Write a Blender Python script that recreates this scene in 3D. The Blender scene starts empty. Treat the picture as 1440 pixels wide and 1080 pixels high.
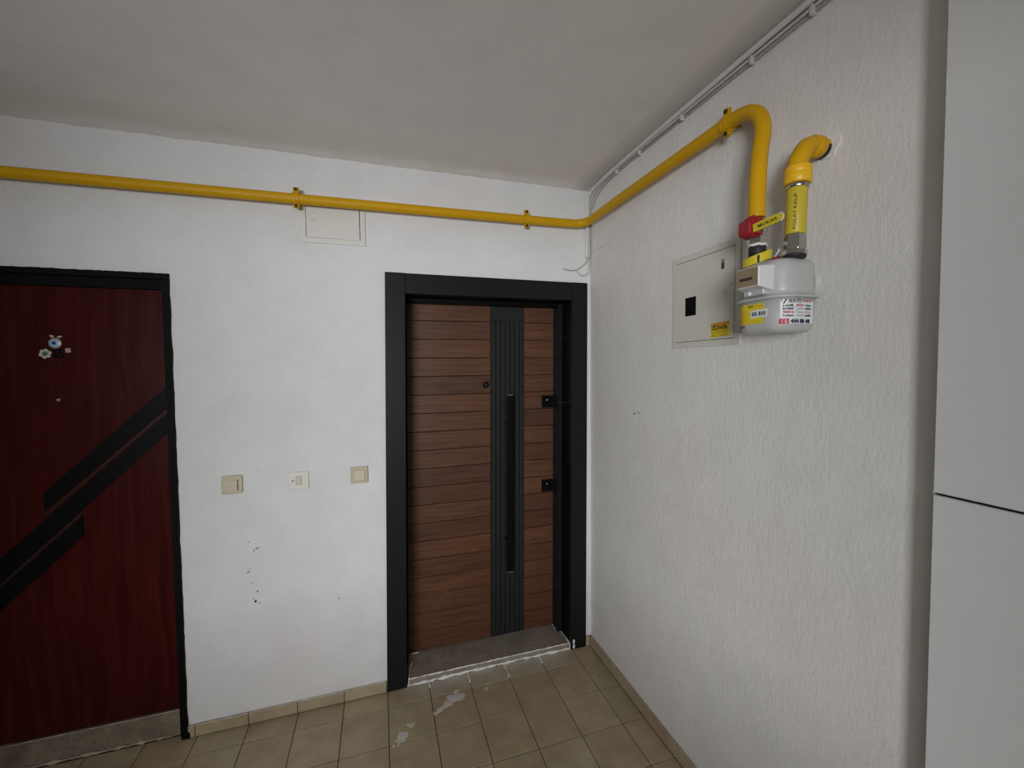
import bpy, bmesh, math, random
from mathutils import Vector, Matrix
from mathutils import noise as mnoise
C = bpy.context.scene.collection
SC = bpy.context.scene
PI = math.pi
random.seed(7)

# ---------------------------------------------------------------- camera
def make_camera():
    f, yaw, pitch, roll = 589.7, 0.3044117, -0.0400401, -0.0097690
    loc = Vector((-1.1481916, -2.1581357, 1.6309564))
    cy, sy, cp, sp = math.cos(yaw), math.sin(yaw), math.cos(pitch), math.sin(pitch)
    fw = Vector((sy*cp, cy*cp, sp)); right = Vector((cy, -sy, 0)); up = right.cross(fw)
    co, so = math.cos(roll), math.sin(roll)
    r2 = right*co + up*so; u2 = up*co - right*so
    m = Matrix((r2, u2, -fw)).transposed().to_4x4(); m.translation = loc
    cam = bpy.data.cameras.new('camera'); cam.sensor_width = 36; cam.sensor_fit = 'HORIZONTAL'
    cam.lens = f/1440*36; cam.clip_start = 0.02
    o = bpy.data.objects.new('camera', cam); C.objects.link(o); o.matrix_world = m
    SC.camera = o
make_camera()

# ---------------------------------------------------------------- sky, light, exposure
H = 2.617                      # ceiling height
XL, YF = -4.2, -5.3            # far left wall, front (window) wall
WIN = (-3.65, -2.1, 1.0, 2.2)   # stairwell window behind the camera
def make_light():
    w = bpy.data.worlds.new('sky'); SC.world = w; w.use_nodes = True
    bg = w.node_tree.nodes['Background']
    bg.inputs[0].default_value = (0.80, 0.88, 1.0, 1); bg.inputs[1].default_value = 1.0
    l = bpy.data.lights.new('window_daylight', 'AREA'); l.shape = 'RECTANGLE'
    l.size = WIN[1]-WIN[0]-.06; l.size_y = WIN[3]-WIN[2]-.06
    l.energy = 190; l.color = (0.95, 0.975, 1.0)
    o = bpy.data.objects.new('window_daylight', l); C.objects.link(o)
    o.location = ((WIN[0]+WIN[1])/2, YF+.02, (WIN[2]+WIN[3])/2); o.rotation_euler = (PI/2, 0, 0)
make_light()
SC.view_settings.view_transform = 'Standard'; SC.view_settings.look = 'None'
SC.view_settings.exposure = 0.0; SC.view_settings.gamma = 1.0; SC.view_settings.use_curve_mapping = False

# ---------------------------------------------------------------- materials
class NT:
    def __init__(s, name):
        s.m = bpy.data.materials.new(name); s.m.use_nodes = True
        s.t = s.m.node_tree; s.b = s.t.nodes['Principled BSDF']
    def n(s, typ, **kw):
        x = s.t.nodes.new(typ)
        for k, v in kw.items():
            if k.startswith('i_'): x.inputs[k[2:].replace('_', ' ')].default_value = v
            else: setattr(x, k, v)
        return x
    def l(s, a, b): s.t.links.new(a, b)
    def coord(s, kind='pos'):
        if kind == 'pos': return s.n('ShaderNodeNewGeometry').outputs['Position']
        return s.n('ShaderNodeTexCoord').outputs['Object']
    def mapped(s, vec, scale):
        mp = s.n('ShaderNodeMapping'); mp.inputs['Scale'].default_value = scale
        s.l(vec, mp.inputs['Vector']); return mp.outputs[0]
    def noise(s, vec, scale, detail=3, rough=.55):
        x = s.n('ShaderNodeTexNoise'); x.inputs['Scale'].default_value = scale
        x.inputs['Detail'].default_value = detail; x.inputs['Roughness'].default_value = rough
        s.l(vec, x.inputs['Vector']); return x.outputs['Fac']
    def ramp(s, fac, stops):
        r = s.n('ShaderNodeValToRGB'); e = r.color_ramp.elements
        while len(e) < len(stops): e.new(.5)
        for el, (p, c) in zip(e, stops):
            el.position = p; el.color = (c, c, c, 1) if isinstance(c, (int, float)) else (*c, 1)
        s.l(fac, r.inputs[0]); return r.outputs[0]
    def mix(s, fac, a, b, mode='MIX'):
        x = s.n('ShaderNodeMix', data_type='RGBA', blend_type=mode)
        for sock, v in ((x.inputs[0], fac), (x.inputs[6], a), (x.inputs[7], b)):
            if isinstance(v, (int, float)): sock.default_value = v
            elif isinstance(v, tuple): sock.default_value = (*v, 1)
            else: s.l(v, sock)
        return x.outputs[2]
    def math(s, op, a, b=0., c=0.):
        x = s.n('ShaderNodeMath', operation=op)
        for i, v in enumerate((a, b, c)):
            if isinstance(v, (int, float)): x.inputs[i].default_value = v
            else: s.l(v, x.inputs[i])
        return x.outputs[0]
    def bump(s, h, dist, strength=1.0):
        x = s.n('ShaderNodeBump'); x.inputs['Distance'].default_value = dist; x.inputs['Strength'].default_value = strength
        s.l(h, x.inputs['Height']); s.l(x.outputs[0], s.b.inputs['Normal'])
    def set(s, color=None, rough=.5, metal=0., spec=.5):
        if color is not None:
            if isinstance(color, tuple): s.b.inputs['Base Color'].default_value = (*color, 1)
            else: s.l(color, s.b.inputs['Base Color'])
        if isinstance(rough, (int, float)): s.b.inputs['Roughness'].default_value = rough
        else: s.l(rough, s.b.inputs['Roughness'])
        s.b.inputs['Metallic'].default_value = metal
        s.b.inputs['Specular IOR Level'].default_value = spec
        return s.m

def paint(name, col, rough=.5, metal=0., spec=.5, var=.08, bump=0., bscale=300, vscale=25):
    n = NT(name); p = n.coord('obj')
    f = n.noise(p, vscale, 4)
    c = n.mix(f, tuple(x*(1-var) for x in col), tuple(min(1, x*(1+var)) for x in col))
    if bump: n.bump(n.noise(p, bscale, 2), bump)
    return n.set(c, rough, metal, spec)

def plaster(name, base, pink, stretch=(1, 1, 1), s1=75, dist=.0035, rough=.75):
    n = NT(name); p = n.coord('pos'); q = n.mapped(p, stretch)
    blot = n.ramp(n.noise(p, 1.7, 2), [(.40, 0.), (.68, 1.)])
    c = n.mix(blot, base, pink)
    grime = n.ramp(n.noise(p, 6, 5, .65), [(.35, .95), (.6, 1.)])
    c = n.mix(1., c, grime, 'MULTIPLY')
    a = n.noise(q, s1, 3, .6); b = n.noise(q, s1*.34, 2); d = n.noise(q, s1*3, 2)
    h = n.math('ADD', n.math('MULTIPLY', a, .7), n.math('ADD', n.math('MULTIPLY', b, .45), n.math('MULTIPLY', d, .2)))
    n.bump(h, dist)
    return n.set(c, rough, 0, .25)

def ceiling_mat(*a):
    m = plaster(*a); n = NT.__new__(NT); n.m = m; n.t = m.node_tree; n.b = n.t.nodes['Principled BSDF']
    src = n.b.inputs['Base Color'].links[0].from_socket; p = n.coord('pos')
    sx = n.n('ShaderNodeSeparateXYZ'); n.l(p, sx.inputs[0])          # soft darker band painted along the cable run
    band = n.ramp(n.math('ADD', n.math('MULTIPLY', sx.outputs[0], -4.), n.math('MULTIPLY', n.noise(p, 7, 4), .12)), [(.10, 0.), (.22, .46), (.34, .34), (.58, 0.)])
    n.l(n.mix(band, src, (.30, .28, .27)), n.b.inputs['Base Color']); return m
M = {}
M['wall_back'] = plaster('white_rough_plaster', (.755, .758, .756), (.755, .736, .732), (1, 1, .8), 110, .0042)
M['rear'] = plaster('grey_stairwell_plaster', (.40, .40, .39), (.42, .40, .39))
M['wall_right'] = plaster('white_stippled_plaster', (.785, .78, .748), (.79, .752, .735), (1, 1, .6), 78, .0029)
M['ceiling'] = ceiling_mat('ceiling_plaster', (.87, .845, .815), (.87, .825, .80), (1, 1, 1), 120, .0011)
M['smooth_panel'] = paint('smooth_grey_paint', (.69, .69, .685), .6, var=.03, bump=.0003, bscale=260)
M['anthracite'] = paint('anthracite_lacquer', (.0105, .0112, .0122), .42, spec=.17, var=.1, bump=.0003, bscale=400)
M['charcoal'] = paint('charcoal_panel', (.019, .0205, .0205), .45, spec=.2, var=.08, bump=.0003, bscale=400)
M['black'] = paint('matte_black', (.0036, .0036, .0040), .45, spec=.08)
M['deep_black'] = paint('dark_gap', (.003, .003, .003), .9, spec=.1)
M['black_frame'] = paint('worn_black_paint', (.0045, .0045, .0045), .6, spec=.08, bump=.002, bscale=60)
M['cream'] = paint('cream_plastic', (.60, .55, .42), .38, var=.03)
M['cream_dark'] = paint('aged_cream_plastic', (.52, .45, .32), .4, var=.05)
M['cream_metal'] = paint('cream_enamel', (.66, .64, .57), .42, var=.02)
M['hatch_white'] = paint('off_white_plastic', (.70, .68, .63), .45, var=.03)
M['yellow'] = paint('yellow_gas_paint', (.62, .335, .002), .45, spec=.25, var=.06, bump=.0006, bscale=90)
M['yellow_bright'] = paint('yellow_enamel', (.82, .45, .010), .4, var=.05)
M['hose'] = paint('yellow_hose_cover', (.56, .43, .03), .45, var=.1, vscale=60)
M['lime'] = paint('yellow_seal_plastic', (.62, .50, .02), .4, var=.06)
M['grey_enamel'] = paint('pale_grey_enamel', (.465, .468, .452), .38, var=.03)
M['index_white'] = paint('index_white_plastic', (.66, .66, .64), .4, var=.02)
M['index_face'] = paint('brown_index_face', (.25, .185, .115), .35, var=.18, vscale=90)
M['brown_black'] = paint('counter_window', (.03, .018, .012), .25)
M['steel'] = paint('galvanised_steel', (.52, .51, .48), .24, metal=1., var=.2, vscale=90)
M['chrome'] = paint('bright_chrome', (.75, .75, .75), .22, metal=1.)
M['red'] = paint('red_plastic', (.30, .008, .018), .38, var=.1)
M['ptfe'] = paint('white_thread_tape', (.75, .74, .70), .7)
M['rubber'] = paint('black_rubber', (.012, .012, .012), .6)
M['paper'] = paint('white_sticker_paper', (.72, .72, .72), .5, var=.02)
M['yellow_paper'] = paint('yellow_sticker_paper', (.72, .56, .02), .5, var=.08, vscale=60)
M['orange_ink'] = paint('orange_ink', (.55, .20, .015), .6)
M['ink'] = paint('black_ink', (.012, .012, .016), .6)
M['navy_ink'] = paint('navy_ink', (.02, .025, .07), .6)
M['red_ink'] = paint('red_ink', (.50, .02, .05), .6)
M['green_ink'] = paint('teal_ink', (.05, .16, .12), .6)
M['grey_ink'] = paint('grey_ink', (.25, .26, .28), .6)
M['cable'] = paint('painted_white_cable', (.60, .59, .56), .5, var=.12, vscale=12)
M['conduit_paint'] = paint('painted_over_conduit', (.70, .69, .67), .6, var=.05)
M['cable_grey'] = paint('grey_cable', (.40, .385, .36), .5, var=.15)
M['caulk'] = paint('white_filler', (.82, .81, .79), .8, var=.08, vscale=40, bump=.002, bscale=120)
M['caulk_dusty'] = paint('dried_plaster', (.60, .575, .54), .9, var=.15, vscale=60, bump=.001, bscale=150)
M['cement'] = paint('tan_cement', (.42, .36, .27), .9, var=.25, vscale=60, bump=.002, bscale=90)
M['scuff'] = paint('dark_scuff', (.05, .05, .055), .9, var=.4)
M['scuff_pale'] = paint('pale_scuff', (.33, .32, .30), .9, var=.2)
M['bead_blue'] = paint('blue_glass', (.02, .12, .28), .15)
M['bead_pale'] = paint('pale_blue_glass', (.32, .47, .60), .2)
M['bead_dark'] = paint('dark_blue_glass', (.004, .012, .03), .1)
M['silver'] = paint('dull_silver', (.42, .42, .40), .35, metal=.3)
M['petal'] = paint('pale_petal', (.46, .42, .37), .6)
M['pink_petal'] = paint('pink_petal', (.50, .34, .31), .6)
M['leaf'] = paint('dull_green_centre', (.10, .13, .10), .6)
M['brass'] = paint('worn_brass', (.50, .36, .16), .35, metal=.8)

def wood_plank_mat():
    n = NT('walnut_plank'); p = n.coord('obj')
    oi = n.n('ShaderNodeObjectInfo').outputs['Random']
    comb = n.n('ShaderNodeCombineXYZ'); n.l(n.math('MULTIPLY', oi, 31.), comb.inputs[0]); n.l(n.math('MULTIPLY', oi, 17.), comb.inputs[2])
    add = n.n('ShaderNodeVectorMath', operation='ADD'); n.l(p, add.inputs[0]); n.l(comb.outputs[0], add.inputs[1])
    v = add.outputs[0]
    warp = n.noise(v, 5, 2)
    cw = n.n('ShaderNodeCombineXYZ'); n.l(n.math('MULTIPLY', warp, .035), cw.inputs[2])
    a2 = n.n('ShaderNodeVectorMath', operation='ADD'); n.l(v, a2.inputs[0]); n.l(cw.outputs[0], a2.inputs[1])
    g = n.noise(n.mapped(a2.outputs[0], (2.2, 1, 46)), 1.6, 5, .6)
    fine = n.noise(n.mapped(v, (8, 1, 260)), 1.2, 3, .6)
    c = n.ramp(g, [(.28, (.060, .024, .013)), (.5, (.118, .050, .026)), (.72, (.165, .076, .040))])
    c = n.mix(n.math('MULTIPLY', fine, .35), c, (.07, .03, .015))
    tone = n.ramp(oi, [(0., (.72, .70, .72)), (.35, (1.0, .95, .90)), (.65, (.88, .86, .88)), (1., (1.12, 1.05, .98))])
    c = n.mix(1., c, tone, 'MULTIPLY')
    kn = n.ramp(n.noise(n.mapped(v, (3, 1, 9)), 1.9, 2), [(.70, 1.), (.78, .55)])
    c = n.mix(1., c, kn, 'MULTIPLY')
    n.bump(fine, .0006)
    return n.set(c, .40, 0, .35)
M['plank'] = wood_plank_mat()

def mahogany_mat():
    n = NT('dark_mahogany_veneer'); p = n.coord('pos')
    w = n.noise(p, 2.2, 2)
    cw = n.n('ShaderNodeCombineXYZ'); n.l(n.math('MULTIPLY', w, .09), cw.inputs[0])
    a = n.n('ShaderNodeVectorMath', operation='ADD'); n.l(p, a.inputs[0]); n.l(cw.outputs[0], a.inputs[1])
    g = n.noise(n.mapped(a.outputs[0], (26, 1, 1.3)), 1.5, 5, .6)
    fine = n.noise(n.mapped(p, (240, 1, 8)), 1., 3)
    c = n.ramp(g, [(.25, (.032, .0036, .0038)), (.5, (.050, .0066, .0048)), (.75, (.076, .0118, .0064))])
    c = n.mix(n.math('MULTIPLY', fine, .3), c, (.02, .004, .004))
    n.bump(fine, .0003)
    return n.set(c, .33, 0, .08)
M['mahogany'] = mahogany_mat()

def tile_mat(name, dust):
    n = NT(name); p = n.coord('pos')
    oi = n.n('ShaderNodeObjectInfo').outputs['Random']
    c = n.ramp(oi, [(0., (.375, .310, .190)), (.3, (.425, .360, .235)), (.55, (.395, .315, .208)), (.8, (.440, .350, .240)), (1., (.425, .370, .245))])
    bl = n.ramp(n.noise(p, 5.5, 3), [(.45, 0.), (.75, .55)])
    c = n.mix(bl, c, (.43, .295, .205))
    gr = n.ramp(n.noise(p, 9, 4), [(.3, .82), (.65, 1.06)])
    c = n.mix(1., c, gr, 'MULTIPLY')
    if dust:      # dried plaster dust trodden along the new threshold
        sx = n.n('ShaderNodeSeparateXYZ'); n.l(p, sx.inputs[0])
        ramp_y = n.ramp(n.math('MULTIPLY', sx.outputs[1], -1.), [(.02, .62), (.135, 0.)])
        ramp_x = n.ramp(n.math('ADD', sx.outputs[0], 1.08), [(.0, 0.), (.12, 1.), (.84, 1.), (.95, 0.)])
        nz = n.ramp(n.noise(p, 14, 5), [(.3, .25), (.62, 1.)])
        f = n.math('MULTIPLY', n.math('MULTIPLY', ramp_y, ramp_x), nz)
        c = n.mix(f, c, (.62, .59, .56))
    n.bump(n.noise(p, 60, 3), .0012)
    return n.set(c, n.ramp(n.noise(p, 20, 3), [(.3, .38), (.7, .55)]), 0, .4)
M['tile'] = tile_mat('beige_ceramic_tile', True)
M['grout'] = paint('brown_grout', (.085, .062, .040), .9, var=.2)
def marble_mat(name, base, dark, vein, s=6):
    n = NT(name); p = n.coord('pos')
    a = n.noise(p, s, 6, .65)
    c = n.ramp(a, [(.3, dark), (.6, base)])
    v = n.noise(p, s*1.9, 5, .7)
    vm = n.ramp(v, [(.47, 0.), (.5, .55), (.53, 0.)])
    c = n.mix(vm, c, vein)
    return n.set(c, .4, 0, .4)
M['marble'] = marble_mat('brown_marble', (.300, .250, .210), (.190, .152, .122), (.40, .36, .32), 7)
M['travertine'] = marble_mat('worn_stone_sill', (.235, .195, .145), (.12, .095, .068), (.09, .07, .05), 11)

# ---------------------------------------------------------------- mesh helpers
class MB:
    def __init__(s): s.b = bmesh.new()
    def box(s, x0, x1, y0, y1, z0, z1, bev=0., seg=1):
        t = bmesh.new(); bmesh.ops.create_cube(t, size=1)
        for v in t.verts:
            v.co = Vector(((x0+x1)/2+v.co.x*(x1-x0), (y0+y1)/2+v.co.y*(y1-y0), (z0+z1)/2+v.co.z*(z1-z0)))
        if bev: bmesh.ops.bevel(t, geom=t.edges[:], offset=bev, segments=seg, affect='EDGES', profile=.7)
        s._join(t); return s
    def _join(s, t):
        me = bpy.data.meshes.new('tmp'); t.to_mesh(me); t.free(); s.b.from_mesh(me); bpy.data.meshes.remove(me)
    def tube(s, pts, r, seg=16, cap=True, close=False):
        pts = [Vector(p) for p in pts]; rr = r if isinstance(r, (list, tuple)) else [r]*len(pts)
        rings = []; up = None
        for i, p in enumerate(pts):
            if close: d = (pts[(i+1) % len(pts)]-pts[i-1])
            else: d = (pts[min(i+1, len(pts)-1)]-pts[max(i-1, 0)])
            d.normalize()
            if up is None:
                a = Vector((0, 0, 1)) if abs(d.z) < .9 else Vector((1, 0, 0))
                up = (a-d*a.dot(d)).normalized()
            else: up = (up-d*up.dot(d)).normalized()
            sd = d.cross(up)
            rings.append([s.b.verts.new(p+(up*math.cos(2*PI*k/seg)+sd*math.sin(2*PI*k/seg))*rr[i]) for k in range(seg)])
        n = len(rings)
        for i in range(n if close else n-1):
            A, B = rings[i], rings[(i+1) % n]
            for k in range(seg):
                f = s.b.faces.new((A[k], A[(k+1) % seg], B[(k+1) % seg], B[k])); f.smooth = True
        if cap and not close:
            s.b.faces.new(rings[0][::-1]); s.b.faces.new(rings[-1])
        return s
    def lathe(s, base, axis, prof, seg=24, hexa=False):
        """prof: list of (distance along axis, radius)"""
        base = Vector(base); d = Vector(axis).normalized()
        a = Vector((1, 0, 0)) if abs(d.x) < .8 else Vector((0, 0, 1))
        u = (a-d*a.dot(d)).normalized(); w = d.cross(u)
        rings = [[s.b.verts.new(base+d*t+(u*math.cos(2*PI*k/seg)+w*math.sin(2*PI*k/seg))*r) for k in range(seg)] for t, r in prof]
        for A, B in zip(rings, rings[1:]):
            for k in range(seg):
                f = s.b.faces.new((A[k], A[(k+1) % seg], B[(k+1) % seg], B[k])); f.smooth = not hexa
        s.b.faces.new(rings[0][::-1]); s.b.faces.new(rings[-1]); return s
    def prism(s, poly, fn, h0, h1):
        """poly in (u,v); fn(u,v,h)->world"""
        A = [s.b.verts.new(fn(u, v, h0)) for u, v in poly]; B = [s.b.verts.new(fn(u, v, h1)) for u, v in poly]
        n = len(poly)
        s.b.faces.new(A[::-1]); s.b.faces.new(B)
        for k in range(n): s.b.faces.new((A[k], A[(k+1) % n], B[(k+1) % n], B[k]))
        return s
    def loft(s, loops, smooth=True, caps=True):
        R = [[s.b.verts.new(p) for p in L] for L in loops]; n = len(R[0])
        for A, B in zip(R, R[1:]):
            for k in range(n):
                f = s.b.faces.new((A[k], A[(k+1) % n], B[(k+1) % n], B[k])); f.smooth = smooth
        if caps: s.b.faces.new(R[0][::-1]); s.b.faces.new(R[-1])
        return s
    def grid(s, nu, nv, fn):
        V = [[s.b.verts.new(fn(i/nu, j/nv)) for i in range(nu+1)] for j in range(nv+1)]
        for j in range(nv):
            for i in range(nu): s.b.faces.new((V[j][i], V[j][i+1], V[j+1][i+1], V[j+1][i]))
        return s
    def map(s, fn):
        for v in s.b.verts: v.co = fn(v.co)
        return s

WORLD = {}
def build(name, mb, mat, parent=None, at=None, label=None, sharp=True):
    """links a mesh; verts are in world space and get shifted to the object's own origin"""
    bm = mb.b if isinstance(mb, MB) else mb
    bmesh.ops.recalc_face_normals(bm, faces=bm.faces[:])
    if at is None: at = Vector(WORLD.get(parent.name, (0, 0, 0))) if parent else Vector((0, 0, 0))
    at = Vector(at)
    for v in bm.verts: v.co -= at
    me = bpy.data.meshes.new(name); bm.to_mesh(me); bm.free()
    me.materials.append(mat)
    o = bpy.data.objects.new(name, me); C.objects.link(o)
    WORLD[o.name] = tuple(at)
    if parent:
        o.parent = parent; o.location = at-Vector(WORLD[parent.name])
    else: o.location = at
    if label: o['label'] = label
    return o
def tag(o, label=None, cat=None, group=None, kind=None):
    if label: o['label'] = label
    if cat: o['category'] = cat
    if group: o['group'] = group
    if kind: o['kind'] = kind
    return o
def thing(name, at, label, cat, group=None, kind=None):
    o = bpy.data.objects.new(name, None); C.objects.link(o); o.location = at; o.empty_display_size = .05
    WORLD[o.name] = tuple(at)
    return tag(o, label, cat, group, kind)
def again(o, name, at, parent):
    """copy sharing mesh data, placed with its origin at world point at"""
    c = o.copy(); C.objects.link(c); c.name = name; c.parent = parent
    c.location = Vector(at)-Vector(WORLD[parent.name]); WORLD[c.name] = tuple(at); return c

def on_back(x0, z0, y0=0.):       # u to the right (+x), v up, h towards the room (-y)
    return lambda u, v, h=0.: Vector((x0+u, y0-h, z0+v))
def on_right(y0, z0, x0=0.):      # u to the right (-y), v up, h towards the room (-x)
    return lambda u, v, h=0.: Vector((x0-h, y0-u, z0+v))
def smoothed(pts, sub=6):
    P = [Vector(p) for p in pts]; out = []
    for i in range(len(P)-1):
        a, b, c, d = P[max(i-1, 0)], P[i], P[i+1], P[min(i+2, len(P)-1)]
        for k in range(sub):
            t = k/sub
            out.append(.5*((2*b)+(c-a)*t+(2*a-5*b+4*c-d)*t*t+(3*b-a-3*c+d)*t**3))
    out.append(P[-1]); return out
def rrect(u0, u1, v0, v1, r, seg=4):
    pts = []
    for cx, cy, a0 in ((u1-r, v1-r, 0), (u0+r, v1-r, 90), (u0+r, v0+r, 180), (u1-r, v0+r, 270)):
        for k in range(seg+1):
            a = math.radians(a0+90*k/seg); pts.append((cx+r*math.cos(a), cy+r*math.sin(a)))
    return pts
def lettering(text, size, fn, mat, parent, name='lettering', h=.0006, thick=.0004, align='LEFT', width=None, bold=0.):
    cu = bpy.data.curves.new('txt', 'FONT'); cu.body = text; cu.size = size; cu.align_x = align; cu.resolution_u = 2
    cu.offset = bold
    ob = bpy.data.objects.new('txt', cu); C.objects.link(ob)
    dg = bpy.context.evaluated_depsgraph_get(); me = bpy.data.meshes.new_from_object(ob.evaluated_get(dg))
    bpy.data.objects.remove(ob); bpy.data.curves.remove(cu)
    bm = bmesh.new(); bm.from_mesh(me); bpy.data.meshes.remove(me)
    k = 1.
    if width and bm.verts:
        xs = [v.co.x for v in bm.verts]; k = width/max(1e-6, max(xs)-min(xs))
    for v in bm.verts: v.co = fn(v.co.x*k, v.co.y, h)
    return build(name, _raw(bm), mat, parent)
def _raw(bm):
    m = MB.__new__(MB); m.b = bm; return m
def frame_ring(fn, u0, u1, v0, v1, w, h0, h1):
    """picture frame of four mitred bars"""
    mb = MB(); o = [(u0, v0), (u1, v0), (u1, v1), (u0, v1)]; i = [(u0+w, v0+w), (u1-w, v0+w), (u1-w, v1-w), (u0+w, v1-w)]
    L = lambda q, h: [fn(a, b, h) for a, b in q]
    R = [L(o, h0), L(o, h1-.0015), L([(a+(.0015 if a == u0 else -.0015), b+(.0015 if b == v0 else -.0015)) for a, b in o], h1), L(i, h1), L(i, h0)]
    mb.loft(R, smooth=False, caps=False); return mb

# ---------------------------------------------------------------- the room shell
S = 'structure'
def wall_with_holes(name, x0, x1, z0, z1, holes, y, depth, mat):
    """wall plane y (room side) with rectangular openings, thickness depth behind it"""
    mb = MB()
    xs = sorted({x0, x1, *[h[0] for h in holes], *[h[1] for h in holes]})
    for a, b in zip(xs, xs[1:]):
        hs = sorted([h for h in holes if h[0] <= a+1e-6 and h[1] >= b-1e-6], key=lambda h: h[2])
        z = z0
        for h in hs:
            if h[2] > z+1e-6: mb.box(a, b, min(y, y+depth), max(y, y+depth), z, h[2])
            z = h[3]
        if z < z1-1e-6: mb.box(a, b, min(y, y+depth), max(y, y+depth), z, z1)
    bmesh.ops.remove_doubles(mb.b, verts=mb.b.verts[:], dist=1e-5)
    return tag(build(name, mb, mat), kind=S)
wall_back = wall_with_holes('wall_back', XL, 0, 0, H, [(-2.99, -2.012, 0, 2.030), (-1.115, -.05, 0, 2.070)], 0, .34, M['wall_back'])
tag(wall_back, 'white rough plaster wall holding both doors and the three switches', 'wall')
wall_right = tag(build('wall_right', MB().box(0, .12, YF, .34, 0, H), M['wall_right']), 'white stippled plaster wall carrying the gas meter', 'wall', kind=S)
wall_left = tag(build('wall_left', MB().box(XL-.12, XL, YF, .34, 0, H), M['rear']), 'white plaster wall at the far left of the landing', 'wall', kind=S)
wall_front = wall_with_holes('wall_front', XL, 0, 0, H, [WIN], YF, -.15, M['rear'])
OPEN = (-2.56, -1.03, 0.85, 2.16); YP = -2.95  # opening of an unseen wall added behind the camera to shape the daylight
wall_light_mask = wall_with_holes('wall_light_mask', XL, 0, 0, H, [OPEN], YP, -.12, M['rear'])
tag(wall_light_mask, 'added plaster wall behind the viewer whose opening shapes the window light', 'wall')
tag(wall_front, 'white plaster wall with the stairwell window behind the viewer', 'wall')
def ceiling():
    mb = MB()
    ys = [.34, .01, -.008, -.03, -.08, -.2, -.5, YF]; nx = 170
    def zz(x, y):
        e = max(0., 1-abs(y+.004)/.03) if y > -.05 else 0.
        return H - e*(.004+.007*mnoise.noise(Vector((x*9, 0, 3)))+.004*mnoise.noise(Vector((x*31, 5, 3)))) + .003*mnoise.noise(Vector((x*1.5, y*1.5, 8)))
    V = [[mb.b.verts.new((XL+(0-XL)*i/nx, y, zz(XL+(0-XL)*i/nx, y))) for i in range(nx+1)] for y in ys]
    for A, B in zip(V, V[1:]):
        for i in range(nx): mb.b.faces.new((A[i], A[i+1], B[i+1], B[i])).smooth = True
    mb.box(XL-.12, .12, YF, .34, H+.03, H+.12)
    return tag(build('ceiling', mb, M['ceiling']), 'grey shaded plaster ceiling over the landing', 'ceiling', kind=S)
ceiling()
window_1 = thing('window_1', ((WIN[0]+WIN[1])/2, YF, WIN[2]), 'stairwell window opening behind the viewer', 'window', kind=S)
wf = lambda u, v, h=0.: Vector((WIN[0]+u, YF-.08+h, WIN[2]+v))
build('window_frame', frame_ring(wf, 0, WIN[1]-WIN[0], 0, WIN[3]-WIN[2], .05, 0, .06), M['hatch_white'], window_1)

# floor: grout bed + one ceramic tile per object
PX, PY, X0, Y0 = .2038, .2118, -1.1443, -.1141
floor = tag(build('floor', MB().box(XL, 0, YF, .34, -.06, -.003), M['grout']), 'beige square ceramic tile floor with brown grout', 'floor', kind=S)
GAP = .0035
cols = [(X0+PX*i, X0+PX*(i+1)) for i in range(-15, 5)] + [(X0+PX*5, -.010)]
cols = [c for c in cols if c[0] > XL]
rows = [(-Y0*0+0.0, Y0)] + [(Y0-PY*j, Y0-PY*(j+1)) for j in range(0, 22)]
rows = [r for r in rows if r[1] > YF]
proto = {}
far = MB()
def tile_piece(a, b, y1, y0):
    w, d = b-a-GAP, y1-y0-GAP
    return MB().box((a+b)/2-w/2, (a+b)/2+w/2, (y0+y1)/2-d/2, (y0+y1)/2+d/2, -.009, 0, .0016)
for ri, (y1, y0) in enumerate(rows):
    for a, b in cols:
        if y1 == 0. and a < -2.0: y1_ = .020
        else: y1_ = y1
        if y0 < -1.45 or a < -2.99:
            far._join(tile_piece(a, b, y1_, y0).b); continue
        key = (round(b-a, 3), round(y1_-y0, 3)); cen = ((a+b)/2, (y0+y1_)/2, random.uniform(-.0006, .0004))
        if key not in proto: proto[key] = build('tile', tile_piece(a, b, y1_, y0), M['tile'], floor, at=((a+b)/2, (y0+y1_)/2, 0))
        else: again(proto[key], 'tile', cen, floor)
tag(build('tile_field', far, M['tile'], floor), kind='stuff')

# splashes of plaster on the floor
def splash(stroke, w, n, seed, h=.0020, name='plaster_smear'):
    """dried plaster: many overlapping thin flakes strewn along a stroke, thinning to the end"""
    rnd = random.Random(seed); mb = MB()
    for k in range(n):
        t = rnd.random()**1.25; q = t*(len(stroke)-1); i = min(int(q), len(stroke)-2)
        c = Vector((*stroke[i], 0)).lerp(Vector((*stroke[i+1], 0)), q-i)
        d = (Vector((*stroke[i+1], 0))-Vector((*stroke[i], 0))).normalized(); e = Vector((-d.y, d.x, 0))
        ww = w*(1-.55*t); c = c+e*rnd.gauss(0, .45)*ww+d*rnd.gauss(0, .3)*w
        r = rnd.uniform(.18, .55)*ww; m = 7; z = h*rnd.uniform(.3, 1.)*(1-.5*t)
        ang = [2*PI*j/m+rnd.uniform(-.3, .3) for j in range(m)]; rad = [r*rnd.uniform(.55, 1.2) for _ in range(m)]
        lo = [mb.b.verts.new((c+d*(rr*1.7*math.cos(a_))+e*(rr*math.sin(a_))).to_tuple()[:2]+(.0002,)) for a_, rr in zip(ang, rad)]
        hi = [mb.b.verts.new((v.co.x*.7+c.x*.3, v.co.y*.7+c.y*.3, z)) for v in lo]
        for j in range(m): mb.b.faces.new((lo[j], lo[(j+1) % m], hi[(j+1) % m], hi[j]))
        mb.b.faces.new(hi)
    return build(name, mb, M['caulk_dusty'], floor)
splash([(-.805, -.143), (-.835, -.156), (-.880, -.180), (-.932, -.215)], .034, 60, 3)
splash([(-.661, -.137), (-.672, -.157)], .010, 8, 5)
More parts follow.
